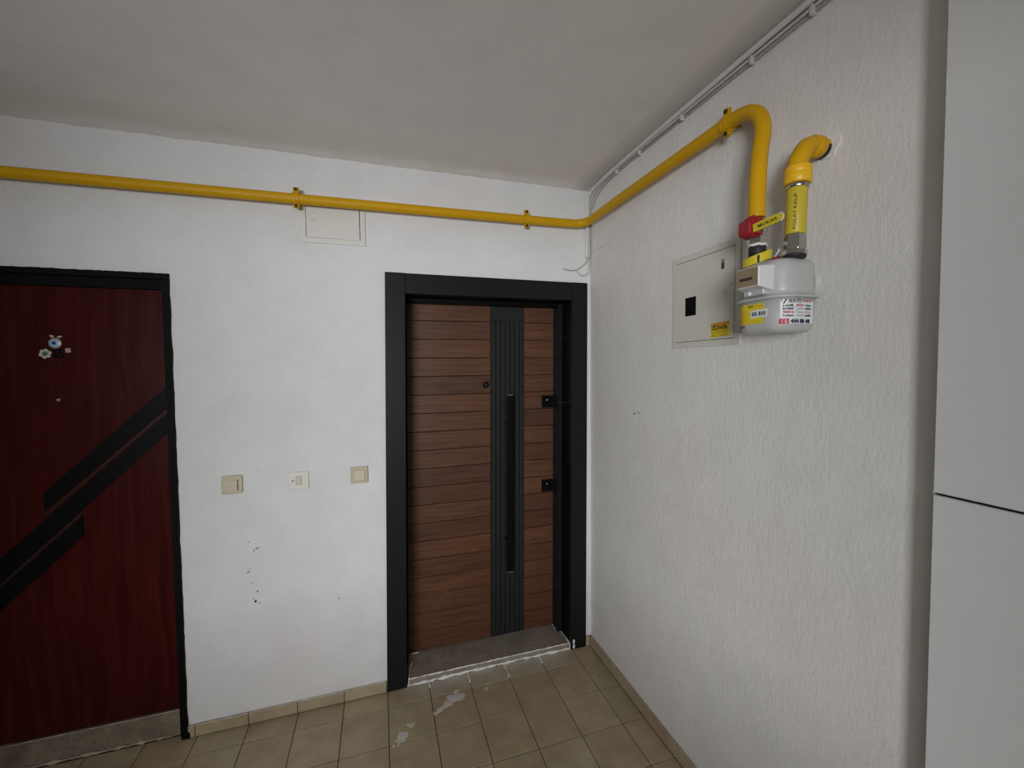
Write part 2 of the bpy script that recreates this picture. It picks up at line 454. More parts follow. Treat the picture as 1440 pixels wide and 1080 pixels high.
splash([(-1.085, -.295), (-1.110, -.318)], .030, 16, 6, .0012)
splash([(-1.045, -.238), (-1.060, -.250)], .020, 8, 8, .0008)

# skirting of cut tiles
bb = tag(build('baseboard_back', MB().box(-1.995, -1.150, -.006, 0, 0, .053), M['grout']), 'low beige tile skirting under the three switches', 'skirting', kind=S)
for a, b in ((-1.995, -1.968), (-1.968, -1.759), (-1.759, -1.555), (-1.555, -1.349), (-1.349, -1.150)):
    h = .055+random.uniform(-.002, .003)
    build('tile', MB().box(a+.0012, b-.0012, -.013, -.002, .003, h, .0018), M['tile'], bb, at=((a+b)/2, -.01, 0))
bs = tag(build('baseboard_corner', MB().box(-.038, -.0002, -.006, 0, 0, .056), M['grout']), 'sliver of beige skirting tile between door frame and corner', 'skirting', kind=S)
build('tile', MB().box(-.037, -.013, -.012, -.002, .003, .058, .0016), M['tile'], bs, at=(-.025, -.01, 0))
br = tag(build('baseboard_right', MB().box(-.006, 0, -1.595, -.013, 0, .058), M['grout']), 'low beige tile skirting along the gas meter wall', 'skirting', kind=S)
ycuts = [-.013, -.125, -.335, -.546, -.757, -.969, -1.181, -1.393, -1.595]
for a, b in zip(ycuts, ycuts[1:]):
    h = .060+random.uniform(-.002, .003)
    build('tile', MB().box(-.013, -.002, b+.0012, a-.0012, .003, h, .0018), M['tile'], br, at=(-.01, (a+b)/2, 0))

# flakes and scuffs on the walls (chips in the paint)
def chip(cu, cv, w, h, ang, seed, wall, fnm, mat, name='scuff_mark'):
    rnd = random.Random(seed); n = 9; poly = []
    for k in range(n):
        a = 2*PI*k/n; r = rnd.uniform(.55, 1.0)
        u, v = w/2*r*math.cos(a), h/2*r*math.sin(a)
        poly.append((cu+u*math.cos(ang)-v*math.sin(ang), cv+u*math.sin(ang)+v*math.cos(ang)))
    mb = MB().prism(poly, fnm, -.0005, .0016)
    build(name, mb, mat, wall)
CH = [(357, 777, .022, .005, .2), (352, 781, .012, .005, .6), (342, 816, .015, .006, .3), (344, 811, .012, .003, .8), (346, 832, .007, .007, 0),
      (354, 846, .006, .012, -.5), (350, 862, .015, .014, .3), (356, 864.5, .012, .005, .1), (348, 858, .006, .006, 0), (480, 852, .006, .010, .2), (345, 768, .006, .005, 0)]
def back_px(px, py):          # where those flakes sit on the plaster (measured once, in metres)
    return (-1.833+(px-311.5)*.002745+(py-669)*.00005, 1.158-(py-669)*.002945-(px-311.5)*.0006)
for i, (px, py, w, h, a) in enumerate(CH):
    u, v = back_px(px, py); chip(u, v, w, h, a, i, wall_back, on_back(0, 0), M['scuff'])
for i, (y, z, w, h, a) in enumerate(((-.44, 1.405, .022, .018, .5), (-.475, 1.412, .014, .014, .2), (-.13, 2.270, .090, .0035, .03))):
    chip(-y, z, w, h, a, 40+i, wall_right, lambda u, v, h=0.: Vector((-h*.5, -u, v)), M['scuff_pale'])

# ---------------------------------------------------------------- panelled unit at the right edge
unit = thing('panelled_unit', (-.03, -2.1, 0), 'tall smooth light grey panelled unit standing against the right wall', 'panel unit')
build('carcass', MB().box(-.050, 0, -2.75, -1.600, 0, H-.004), M['deep_black'], unit)
build('panel', MB().box(-.060, -.044, -2.75, -1.599, .0, 1.3585, .0015), M['smooth_panel'], unit)
build('panel', MB().box(-.060, -.044, -2.75, -1.599, 1.3635, H-.004, .0015), M['smooth_panel'], unit)
build('side_panel', MB().box(-.044, -.0005, -1.599, -1.590, 0, H-.004), M['smooth_panel'], unit)

# ---------------------------------------------------------------- threshold stones
t1 = thing('trim_1', (-.58, .08, 0), 'brown marble threshold with white grout lines under the slatted door', 'threshold', kind=S)
def thr():
    mb = MB().box(-1.040, -.130, .003, .215, 0, .033, .003, 2); return mb
build('threshold_stone', thr(), M['marble'], t1)
def ragged_line(name, pts, w, seed, parent, up=(0, 0, 1), mat='caulk', rag=.5):
    """thin irregular bead of filler along a polyline"""
    rnd = random.Random(seed); P = []
    for a, b in zip(pts, pts[1:]):
        a, b = Vector(a), Vector(b); n = max(2, int((b-a).length/.012))
        P += [a.lerp(b, k/n) for k in range(n)]
    P.append(Vector(pts[-1]))
    r = [w*(1-rag*.5+rag*mnoise.noise(Vector((i*.35, seed*3.1, 0)))) for i in range(len(P))]
    P = [p+Vector((rnd.uniform(-1, 1), 0, rnd.uniform(-1, 1)))*w*.25 for p in P]
    return build(name, MB().tube(P, [max(x, w*.25) for x in r], 7), M[mat], parent)
ragged_line('grout_line', [(-1.040, .004, .0325), (-.132, .004, .0325)], .0058, 1, t1, rag=.9)
ragged_line('grout_line', [(-1.055, -.001, .003), (-.60, .000, .005), (-.128, -.002, .006)], .0100, 2, t1, rag=.8)
ragged_line('grout_line', [(-1.043, .001, .006), (-1.040, .002, .033)], .0070, 13, t1, rag=.8)
ragged_line('grout_line', [(-.131, -.002, .006), (-.133, .002, .036)], .0085, 14, t1, rag=.8)
ragged_line('grout_line', [(-1.040, .004, .033), (-1.034, .05, .035), (-1.030, .09, .036), (-1.019, .11, .035), (-1.016, .19, .036), (-.975, .194, .035)], .0062, 3, t1, rag=1.)
ragged_line('grout_line', [(-.134, .004, .032), (-.137, .05, .036), (-.139, .10, .037), (-.158, .125, .037), (-.163, .20, .036)], .0072, 4, t1, rag=1.)
for k, x in enumerate((-.9405, -.7367, -.5329, -.3291)):
    ragged_line('grout_line', [(x, -.004, .001), (x+.001, -.045-.055*((k*37) % 5)/4, .0005)], .0042, 20+k, t1)
for k, (x, y, z) in enumerate(((-.1365, .085, .075), (-.1365, .045, .070), (-.1365, .02, .072), (-.130, -.006, .050), (-.130, -.006, .022))):
    build('filler_fleck', MB().prism([(-.006, -.010), (.004, -.012), (.007, .004), (.002, .014), (-.005, .008)],
          (lambda u, v, h=0., x=x, y=y, z=z: Vector((x+.010-h+.0, y-u, z+v))) if k < 3 else (lambda u, v, h=0., x=x, y=y, z=z: Vector((x+u+.012, y-.0095-h, z+v))), 0, .0025), M['caulk'], t1)
t2 = thing('trim_2', (-2.5, .05, 0), 'worn stone threshold with light lip under the dark red door', 'threshold', kind=S)
build('threshold_stone', MB().box(-2.985, -2.016, .022, .30, 0, .112, .004, 2), M['travertine'], t2)
ragged_line('grout_line', [(-2.985, .028, .1120), (-2.02, .028, .1120)], .0032, 5, t2, rag=.4, mat='cement')
ragged_line('grout_line', [(-2.985, .017, .004), (-2.45, .018, .010), (-2.06, .018, .008)], .0100, 6, t2, rag=1.5, mat='cement')

ragged_line('plaster_edge', [(-1.992, -.009, .0535), (-1.6, -.009, .0545), (-1.151, -.009, .0560)], .0030, 31, bb, rag=1.6)
ragged_line('plaster_edge', [(-.009, -.03, .0585), (-.009, -.8, .0590), (-.009, -1.59, .0585)], .0022, 32, br, rag=1.6, mat='caulk_dusty')
# ---------------------------------------------------------------- door_1: the old dark red door
d1 = thing('door_1', (-2.5, .03, 0), 'dark red mahogany door number 15 crossed by black diagonal bands', 'door', kind=S)
D1Y = .036
build('door_leaf', MB().box(-2.972, -2.028, D1Y, D1Y+.045, .116, 2.005, .001), M['mahogany'], d1)
def rough_bar(x0, x1, y0, y1, z0, z1, seed, edge):
    """square bar whose outer edge against the plaster is hand painted and uneven"""
    mb = MB(); n = 90; loops = []
    vert = (z1-z0) > (x1-x0)
    for i in range(n+1):
        t = i/n
        j = .0035*mnoise.noise(Vector((t*22, seed, 0)))+.002*mnoise.noise(Vector((t*75, seed, 4)))
        if vert:
            a, b = (x0+(j if edge == 'lo' else 0), x1+(j if edge == 'hi' else 0)); z = z0+(z1-z0)*t
            loops.append([(a, y0, z), (b, y0, z), (b, y1, z), (a, y1, z)])
        else:
            x = x0+(x1-x0)*t
            loops.append([(x, y0, z0), (x, y0, z1+j), (x, y1, z1+j), (x, y1, z0)])
    return mb.loft(loops, smooth=False)
build('frame_post', rough_bar(-2.022, -1.996, -.010, .10, 0.012, 2.020, 1, 'hi'), M['black_frame'], d1)
build('frame_post', rough_bar(-3.004, -2.978, -.010, .10, 0.012, 2.020, 2, 'lo'), M['black_frame'], d1)
build('frame_head', rough_bar(-3.004, -1.996, -.010, .10, 2.018, 2.042, 3, 'hi'), M['black_frame'], d1)
build('frame_stop', MB().box(-2.978, -2.022, .018, .034, 1.976, 2.020, .002), M['black_frame'], d1)
build('frame_foot', MB().box(-2.018, -1.985, -.017, .02, .002, .030, .006, 2), M['black_frame'], d1)
bandp = on_back(0, 0, D1Y)
def band(poly): return build('diagonal_band', MB().prism(poly, bandp, 0, .005), M['black'], d1)
X1 = -2.030; X2 = -2.970
def zline(x, xa, za, xb, zb): return za+(x-xa)*(zb-za)/(xb-xa)
up1 = lambda x: zline(x, -2.042, 1.557, -2.468, 1.137); lo1 = lambda x: zline(x, -2.045, 1.464, -2.471, 1.058)
up2 = lambda x: zline(x, -2.041, 1.439, -2.616, .884); lo2 = lambda x: zline(x, -2.041, 1.358, -2.620, .783)
up3 = lambda x: zline(x, -2.346, 1.028, -2.621, .763); lo3 = lambda x: zline(x, -2.349, .941, -2.625, .670)
band([(X1, lo1(X1)), (X1, up1(X1)), (-2.470, up1(-2.470)), (-2.470, lo1(-2.470))])
band([(X1, lo2(X1)), (X1, up2(X1)), (X2, up2(X2)), (X2, lo2(X2))])
band([(-2.347, lo3(-2.347)), (-2.347, up3(-2.347)), (X2, up3(X2)), (X2, lo3(X2))])
for u, l in ((lo1, up2), (lo2, up3)):
    a, b = (X1, -2.470) if u is lo1 else (-2.347, X2)
    build('inlay_strip', MB().prism([(a, (u(a)+l(a))/2-.004), (a, (u(a)+l(a))/2+.004), (b, (u(b)+l(b))/2+.004), (b, (u(b)+l(b))/2-.004)], bandp, 0, .002), M['silver'] if False else M['charcoal'], d1)
for ch, x in (('1', -2.4245), ('5', -2.4045)):
    lettering(ch, .052, on_back(x, 1.686, D1Y), M['black'], d1, 'door_number', h=.004, bold=.0015)
build('peephole', MB().lathe((-2.407, D1Y, 1.515), (0, -1, 0), [(-.001, .0062), (.003, .0062), (.004, .005), (.004, .003), (.0025, .003)], 16), M['brass'], d1)
# charm and flowers stuck on the door
ch = thing('evil_eye_charm', (-2.406, D1Y, 1.745), 'small blue and white evil eye bead above the number 15', 'charm')
build('bead_rim', MB().lathe((-2.408, D1Y, 1.747), (0, -1, 0), [(0, .021), (.003, .022), (.006, .018), (.006, .012)], 24), M['silver'], ch)
build('bead_ring', MB().lathe((-2.408, D1Y, 1.747), (0, -1, 0), [(.003, .0165), (.0075, .0155), (.0085, .009)], 24), M['bead_pale'], ch)
build('bead_pupil', MB().lathe((-2.408, D1Y, 1.747), (0, -1, 0), [(.006, .0085), (.0095, .007), (.010, .003)], 16), M['bead_blue'], ch)
build('bead_dot', MB().lathe((-2.409, D1Y, 1.747), (0, -1, 0), [(.009, .0045), (.0108, .003)], 12), M['bead_dark'], ch)
def petal(mb, cx, cz, y, ang, ln, wd, th=.004):
    pts = [(ln*t, wd*math.sin(PI*min(1, max(0, t)))**.7) for t in (.05, .25, .5, .75, .95)]
    poly = [(a, b) for a, b in pts]+[(a, -b) for a, b in pts[::-1]]
    ca, sa = math.cos(ang), math.sin(ang)
    mb.prism(poly, lambda u, v, h=0.: Vector((cx+u*ca-v*sa, y-h, cz+u*sa+v*ca)), 0, th); return mb
for ang, dx in ((2.75, -.004), (.15, .004)):
    build('bow_wing', petal(MB(), -2.405+dx, 1.7715, D1Y, ang, .017, .0045), M['pink_petal'], ch)
fl = thing('white_flower_ornament', (-2.439, D1Y, 1.704), 'dried whitish flower stuck left of the number 15', 'ornament')
for k in range(6):
    build('petal', petal(MB(), -2.4395, 1.704, D1Y, k*PI/3+.3, .0215, .0085, .005+.002*(k % 2)), M['petal'], fl)
build('flower_centre', MB().lathe((-2.4395, D1Y, 1.704), (0, -1, 0), [(0, .010), (.007, .009), (.009, .005)], 12), M['leaf'], fl)
f2 = thing('pink_flower_ornament', (-2.367, D1Y, 1.718), 'tiny pinkish blossom stuck right of the number 15', 'ornament')
for k in range(4):
    build('petal', petal(MB(), -2.367, 1.7175, D1Y, k*PI/2+.9, .0115, .005, .004), M['pink_petal'], f2)

# ---------------------------------------------------------------- door_2: the slatted walnut steel door
d2 = thing('door_2', (-.58, .1, 0), 'new walnut slatted steel door with anthracite frame and long black bar handle', 'door', kind=S)
def plumb(co):      # the fitted frame leans a little to the left at its foot
    s = .0152-.0076*(co.x+1.13)/1.1
    return Vector((co.x+(co.z-1.05)*s, co.y, co.z))
def P2(name, mb, mat, parent=None, **kw): return build(name, mb.map(plumb), mat, parent or d2, **kw)
FY = -.015
P2('casing_post', MB().box(-1.132, -1.036, FY, .012, .004, 2.100, .0015), M['anthracite'])
P2('casing_post', MB().box(-.1265, -.0310, FY, .012, .004, 2.100, .0015), M['anthracite'])
P2('casing_head', MB().box(-1.0352, -.1273, FY+.0008, .012, 2.000, 2.099, .0012), M['anthracite'])
# jamb lining: outer lining then a deeper stop
P2('jamb', MB().box(-1.072, -1.037, .010, .25, .036, 2.03, .001), M['black'])
P2('jamb', MB().box(-.1265, -.090, .010, .25, .034, 2.03, .001), M['black'])
P2('jamb_head', MB().box(-1.037, -.1265, .010, .25, 2.001, 2.03, .001), M['black'])
P2('door_stop', MB().box(-.155, -.1268, .112, .25, .036, 2.0, .002), M['anthracite'])
P2('door_stop', MB().box(-1.0365, -1.020, .112, .25, .036, 2.0, .002), M['black'])
P2('stop_head', MB().box(-1.020, -.155, .112, .25, 1.979, 2.0, .002), M['black'])
for z in (1.42, .78, .32, 1.8):
    P2('frame_rivet', MB().lathe((-.141, .1125, z), (0, -1, 0), [(0, .0035), (.0015, .003)], 8), M['steel'])
SY = .187
P2('door_leaf', MB().box(-1.03, -.149, SY+.010, SY+.065, .039, 1.985), M['deep_black'])
seams = [1.984]+[1.891-.1022*k for k in range(18)]+[.041]
G = .0026
lab = {}
for sd, (a, b) in (('L', (-1.028, -.5465)), ('R', (-.3410, -.1510))):
    for z1, z0 in zip(seams, seams[1:]):
        o = MB().box(a, b, SY, SY+.012, z0+G/2, z1-G/2, .0014)
        P2('plank', o, M['plank'], at=((a+b)/2, SY, (z0+z1)/2))
# grooved charcoal strip
gx0, gx1 = -.545, -.3425
pan = P2('grooved_panel', MB().box(gx0, gx1, SY+.004, SY+.012, .041, 1.984), M['black'])
P2('panel_cap', MB().box(gx0, gx1, SY-.001, SY+.006, 1.899, 1.984, .0012), M['charcoal'], pan)
NS = 7; sw = (gx1-gx0)/NS
for k in range(NS):
    P2('rib', MB().box(gx0+sw*k+.0016, gx0+sw*(k+1)-.0016, SY-.001, SY+.006, .041, 1.8985, .0012), M['charcoal'], pan)
# bar handle
hx = -.4475; HY = SY-.075
hd = P2('bar_handle', MB().box(hx-.019, hx+.019, HY, HY+.022, .452, 1.470, .004, 2), M['black'])
for z in (.62, 1.30):
    P2('handle_stand', MB().lathe((hx, SY, z), (0, -1, 0), [(0, .011), (.056, .011)], 14), M['black'], hd)
P2('end_cap', MB().box(hx-.018, hx+.018, HY+.001, HY+.021, 1.470, 1.4765, .002), M['chrome'], hd, label='bright chrome end cap')
P2('end_cap', MB().box(hx-.018, hx+.018, HY+.001, HY+.021, .4455, .452, .002), M['chrome'], hd, label='bright chrome end cap')
for z in (1.4225, .9135):
    lk = P2('lock_plate', MB().box(-.230, -.158, SY-.007, SY, z-.0365, z+.0365, .003, 2), M['black'])
    P2('keyhole', MB().lathe((-.195, SY-.007, z+.010), (0, -1, 0), [(-.001, .0065), (.002, .006), (.003, .004)], 12), M['steel'], lk)
pe = P2('peephole', MB().lathe((-.574, SY, 1.531), (0, -1, 0), [(0, .0185), (.004, .0185), (.007, .016), (.007, .011), (.004, .010)], 24), M['black'])
P2('lens', MB().lathe((-.574, SY-.003, 1.531), (0, -1, 0), [(0, .0105), (.003, .009), (.0045, .004)], 16), M['charcoal'], pe)

# ---------------------------------------------------------------- access hatch behind the pipe
hatch = thing('access_hatch', (-1.343, 0, 2.217), 'off white square access hatch on the wall behind the yellow pipe', 'hatch')
hf = on_back(-1.484, 2.217)
build('hatch_frame', frame_ring(hf, 0, .283, 0, .190, .0235, -.001, .007), M['hatch_white'], hatch)
build('hatch_recess', MB().prism([(.02, .02), (.263, .02), (.263, .170), (.02, .170)], hf, 0, .001), M['deep_black'], hatch)
lid = build('hatch_lid', MB().prism([(.0255, .0255), (.2565, .0245), (.2560, .166), (.0255, .166)], hf, .0008, .0055), M['hatch_white'], hatch)
build('latch', MB().prism(rrect(.040, .062, .100, .112, .005), hf, .005, .011), M['cream_metal'], lid)

# ---------------------------------------------------------------- three switches
def switch_base(u0, v0, w, h, r, name, label):
    t = thing(name, (u0+w/2, 0, v0), label, 'switch', 'switches on the back wall')
    fn = on_back(u0, v0)
    return t, fn
t, fn = switch_base(-1.8335, 1.0755, .083, .083, .01, 'light_switch', 'cream switch with large raised rocker, beside the red door')
pl = MB().loft([[fn(u, v, 0) for u, v in rrect(0, .083, 0, .083, .008)], [fn(u, v, .006) for u, v in rrect(0, .083, 0, .083, .008)], [fn(u, v, .009) for u, v in rrect(.003, .080, .003, .080, .007)]], smooth=False)
build('plate', pl, M['cream_dark'], t)
build('surround', MB().prism(rrect(.0125, .0675, .0135, .0665, .003), fn, .008, .0105), M['cream_dark'], t)
rk = MB().prism([(.0150, .0160), (.0650, .0160), (.0650, .0640), (.0150, .0640)], fn, .009, .012)
rk.map(lambda c: Vector((c.x, c.y-(.010*(c.x-fn(.015, 0).x)/.05 if c.y < -.0105 else 0), c.z)))
build('rocker', rk, M['cream'], t)
t, fn = switch_base(-1.565, 1.070, .086, .082, .003, 'small_rocker_switch', 'flat white switch plate with small rocker and two screws')
build('plate', MB().loft([[fn(u, v, h) for u, v in rrect(i, .086-i, i, .082-i, .003)] for i, h in ((0, 0), (0, .005), (.002, .007))], smooth=False), M['hatch_white'], t)
build('surround', MB().prism(rrect(.031, .056, .021, .063, .002), fn, .006, .009), M['cream_dark'], t)
build('rocker', MB().prism(rrect(.0345, .0525, .0245, .0595, .002), fn, .008, .0115), M['cream'], t)
for u in (.0185, .0680):
    build('screw', MB().lathe(fn(u, .0415, .0065), (0, -1, 0), [(0, .0040), (.0013, .0036)], 10), M['scuff'] if u < .03 else M['brass'], t)
t, fn = switch_base(-1.2955, 1.074, .081, .081, .004, 'push_button_switch', 'square cream switch with square flush button, beside the walnut door')
build('plate', MB().loft([[fn(u, v, h) for u, v in rrect(i, .081-i, i, .081-i, .004)] for i, h in ((0, 0), (0, .005), (.003, .009))], smooth=False), M['cream_dark'], t)
build('surround', frame_ring(fn, .0135, .0675, .0135, .0675, .0035, .008, .0115), M['cream_dark'], t)
build('button', MB().prism(rrect(.0175, .0635, .0175, .0635, .002), fn, .008, .0135), M['cream'], t)

# ---------------------------------------------------------------- yellow gas pipe
PR = .0222
pipe_pts = [(XL+.002, -.05, 2.364), (-3.2, -.05, 2.377), (-2.5, -.05, 2.384), (-1.49, -.05, 2.393), (-.4, -.05, 2.404), (-.17, -.05, 2.408), (-.12, -.0505, 2.409)]
bend = [(-.12+.07*math.sin(a), -.12+.07*math.cos(a), 2.409+.006*a) for a in [PI/2*k/8 for k in range(1, 9)]]
tail = [(-.05, -.17, 2.418), (-.05, -.44, 2.419), (-.05, -.95, 2.417), (-.05, -1.03, 2.417), (-.05, -1.085, 2.414), (-.053, -1.128, 2.400),
        (-.058, -1.165, 2.367), (-.065, -1.183, 2.318), (-.082, -1.190, 2.25), (-.095, -1.197, 2.20), (-.105, -1.203, 2.127), (-.110, -1.206, 2.055)]
pts = pipe_pts+bend+smoothed(tail, 5)
gp = thing('gas_pipe', (-1.0, -.05, 2.38), 'long yellow painted gas pipe running along both walls to the valve', 'pipe')
build('pipe_run', MB().tube(pts, PR, 20), M['yellow'], gp)
build('pipe_collar', MB().lathe((-.1102, -1.2062, 2.050), (0, 0, 1), [(0, .0235), (.010, .0240), (.012, .0228)], 20), M['yellow'], gp)
def clamp(cx, cy, cz, axis, label):
    """split clamp round the pipe with lugs, bolts and a stud to the wall"""
    t = thing('pipe_clamp', (cx, cy, cz), label, 'clamp', 'yellow clamps holding the gas pipe')
    a = Vector(axis).normalized(); wall = Vector((0, 1, 0)) if abs(a.x) > .5 else Vector((1, 0, 0)); c = Vector((cx, cy, cz)); up = Vector((0, 0, 1))
    out = -wall
    def mp(p): return c+a*p.x+out*p.y+up*p.z
    ring = MB()
    n = 24; R = []
    for k in range(n+1):
        an = 2*PI*k/n; R.append((math.cos(an), math.sin(an)))
    loops = []
    for k in range(n):
        y, z = R[k]
        loops.append([(-.013, y*.0222, z*.0222), (-.013, y*.0262, z*.0262), (.013, y*.0262, z*.0262), (.013, y*.0222, z*.0222)])
    V = [[ring.b.verts.new(p) for p in L] for L in loops]
    for k in range(n):
        A, B = V[k], V[(k+1) % n]
        for j in range(4): ring.b.faces.new((A[j], A[(j+1) % 4], B[(j+1) % 4], B[j]))
    build('clamp_ring', ring.map(mp), M['yellow'], t)
    for s in (1, -1):
        z0, z1 = sorted((s*.0245, s*(.049 if s > 0 else .040)))
        for y0, y1 in ((.0025, .0065), (-.0065, -.0025)):
            build('clamp_lug', MB().box(-.012, .012, y0, y1, z0, z1, .0015).map(mp), M['yellow'], t)
        zc = s*(.039 if s > 0 else .033)
        build('bolt', MB().lathe((0, -.010, zc), (0, 1, 0), [(0, .0042), (.016, .0042), (.0162, .0072), (.021, .0072)], 6, True).map(mp), M['brown_black'], t)
    build('stud', MB().lathe((0, -.026, 0), (0, -1, 0), [(0, .006), (.024, .006)], 10).map(mp), M['yellow'], t)
clamp(-1.490, -.05, 2.393, (1, 0, 0), 'yellow pipe clamp just above the access hatch')
clamp(-.398, -.05, 2.404, (1, 0, 0), 'yellow pipe clamp above the walnut door')
clamp(-.050, -1.035, 2.4165, (0, 1, 0), 'yellow pipe clamp before the bend above the meter')

# ---------------------------------------------------------------- gas valve
vx, vy = -.1103, -1.2085
gv = thing('gas_valve', (vx, vy, 1.945), 'ball valve with red cover and yellow lever under the gas pipe', 'valve')
build('threaded_nipple', MB().lathe((vx, vy+.002, 2.028), (0, 0, 1), [(0, .0225), (.004, .0235), (.018, .0235), (.0205, .021)], 8, True), M['steel'], gv)
vb = build('valve_body', MB().lathe((vx, vy, 1.992), (0, 0, 1), [(0, .021), (.006, .026), (.020, .028), (.033, .025), (.037, .022)], 20), M['steel'], gv)
build('hex_nut', MB().lathe((vx, vy-.001, 1.974), (0, 0, 1), [(0, .0245), (.002, .0265), (.020, .0265), (.022, .0245)], 6, True), M['steel'], gv)
build('thread_tape', MB().tube([(vx+.021*math.cos(2*PI*k/20), vy-.002+.021*math.sin(2*PI*k/20), 1.971+.0015*math.sin(k*2.1)) for k in range(20)], .0042, 8, close=True), M['ptfe'], gv)
build('gasket_sleeve', MB().lathe((vx, vy-.002, 1.932), (0, 0, 1), [(0, .0225), (.037, .0225), (.039, .021)], 20), M['rubber'], gv)
build('valve_stem', MB().lathe((vx-.02, vy, 2.010), (-1, 0, 0), [(0, .010), (.02, .010), (.022, .007)], 12), M['steel'], gv)
# red cover: tapered cap with a raised top rib, pointing away from the wall
def red_cover():
    mb = MB(); c = Vector((vx, vy, 2.018))
    prof = [(.006, .025, .029, .028), (.024, .025, .027, .028), (.036, .0225, .022, .025), (.046, .0205, .019, .0225), (.049, .017, .015, .018)]
    loops = []
    for d, w, up, dn in prof:
        L = []
        for (u, v) in rrect(-w, w, -dn, up, min(w, up)*.45, 3): L.append(c+Vector((-d, u, v)))
        loops.append(L)
    mb.loft(loops, smooth=False)
    mb.loft([[c+Vector((-d, u, v)) for u, v in rrect(-w, w, .012, t, .004, 2)] for d, w, t in ((.004, .012, .038), (.024, .012, .036), (.036, .010, .028))], smooth=False)
    return mb
build('red_cover', red_cover(), M['red'], gv, label='red plastic valve cover')
build('red_arm', MB().box(vx-.034, vx-.022, vy-.036, vy+.006, 1.994, 2.004, .003), M['red'], gv)
def lever():
    a = Vector((-.146, -1.232, 2.010)); b = Vector((-.138, -1.306, 2.0175))
    d = (b-a).normalized(); n = Vector((-1, 0, 0)); n = (n-d*n.dot(d)).normalized(); s = n.cross(d)
    if s.z < 0: s = -s
    L = (b-a).length; w = .0112
    poly = [(0, -w), (L, -w)]+[(L+w*math.sin(t*PI/8), -w*math.cos(t*PI/8)) for t in range(1, 8)]+[(L, w), (0, w)]
    fn = lambda u, v, h=0.: a+d*u+s*v+n*h
    return poly, fn, L
poly, lf, LL = lever()
lv = build('lever', MB().prism(poly, lf, 0, .0045), M['lime'], gv, label='flat yellow lever')
build('lever_rim', MB().tube([lf(u, v, .0045) for u, v in poly[1:-1]], .0014, 6), M['paper'], lv)
lettering('MOKAR', .0125, lambda u, v, h=0.: lf(u+.014, v-.0045, h), M['ink'], lv, h=.0052, width=.055, bold=.0002)

# ---------------------------------------------------------------- gas meter
BX0, BX1, BY0, BY1 = -.170, -.035, -1.342, -1.175
def plan(inset=0., rf=.055, rb=.030, seg=8):
    """closed outline, starts mid back; list of (x,y)"""
    x0, x1, y0, y1 = BX0+inset, BX1-inset, BY0+inset, BY1-inset
    rf, rb = max(.006, rf-inset), max(.004, rb-inset)
    pts = []
    for cx, cy, a0, r in ((x0+rf, y1-rf, 90, rf), (x0+rf, y0+rf, 180, rf), (x1-rb, y0+rb, 270, rb), (x1-rb, y1-rb, 0, rb)):
        for k in range(seg+1):
            a = math.radians(a0+90*k/seg); pts.append((cx+r*math.cos(a), cy+r*math.sin(a)))
    return pts
def shell(levels):
    return MB().loft([[Vector((x, y, z)) for x, y in plan(i)] for z, i in levels])
gm = thing('gas_meter', (-.1, -1.258, 1.715), 'pale grey gas meter hanging between valve and yellow hose', 'gas meter')
build('upper_casing', shell([(1.811, .003), (1.83, .003), (1.880, .004), (1.898, .007), (1.908, .016), (1.912, .032)]), M['grey_enamel'], gm)
build('lower_casing', shell([(1.7155, .030), (1.7175, .019), (1.724, .010), (1.735, .0055), (1.760, .004), (1.806, .002)]), M['grey_enamel'], gm)
build('flange', shell([(1.8045, -.003), (1.8055, -.007), (1.8105, -.007), (1.8125, -.003)]), M['grey_enamel'], gm)
# wall bracket behind the casing
build('wall_bracket', MB().box(-.036, -.0005, -1.30, -1.22, 1.835, 1.875, .002), M['steel'], gm)
# index
def index_box():
    mb = MB()
    def R(x, y1, y0, z0, z1, r): return [Vector((x, y1-(y1-y0)*0+u, z0+v)) for u, v in rrect(y0-y1, 0, 0, z1-z0, r, 3)]
    mb.loft([R(-.150, -1.228, -1.309, 1.826, 1.893, .003), R(-.166, -1.228, -1.309, 1.826, 1.893, .003), R(-.207, -1.236, -1.307, 1.836, 1.8885, .003), R(-.210, -1.238, -1.305, 1.838, 1.8865, .002)], smooth=False)
    return mb
ix = build('index_housing', index_box(), M['index_white'], gm, label='white meter index housing')
xf = on_right(-1.238, 1.838, -.210)
build('index_face', MB().prism([(.001, .001), (.066, .001), (.066, .0475), (.001, .0475)], xf, 0, .0012), M['index_face'], ix)
build('counter_window', MB().prism([(.010, .0165), (.050, .0165), (.050, .0245), (.010, .0245)], xf, .001, .002), M['brown_black'], ix)
build('index_bracket', MB().box(-.186, -.150, -1.300, -1.236, 1.816, 1.832, .003), M['grey_enamel'], ix)
build('seal_button', MB().lathe((-.184, -1.256, 1.823), (-1, 0, 0), [(0, .0062), (.004, .006), (.006, .003)], 12), M['paper'], gm)
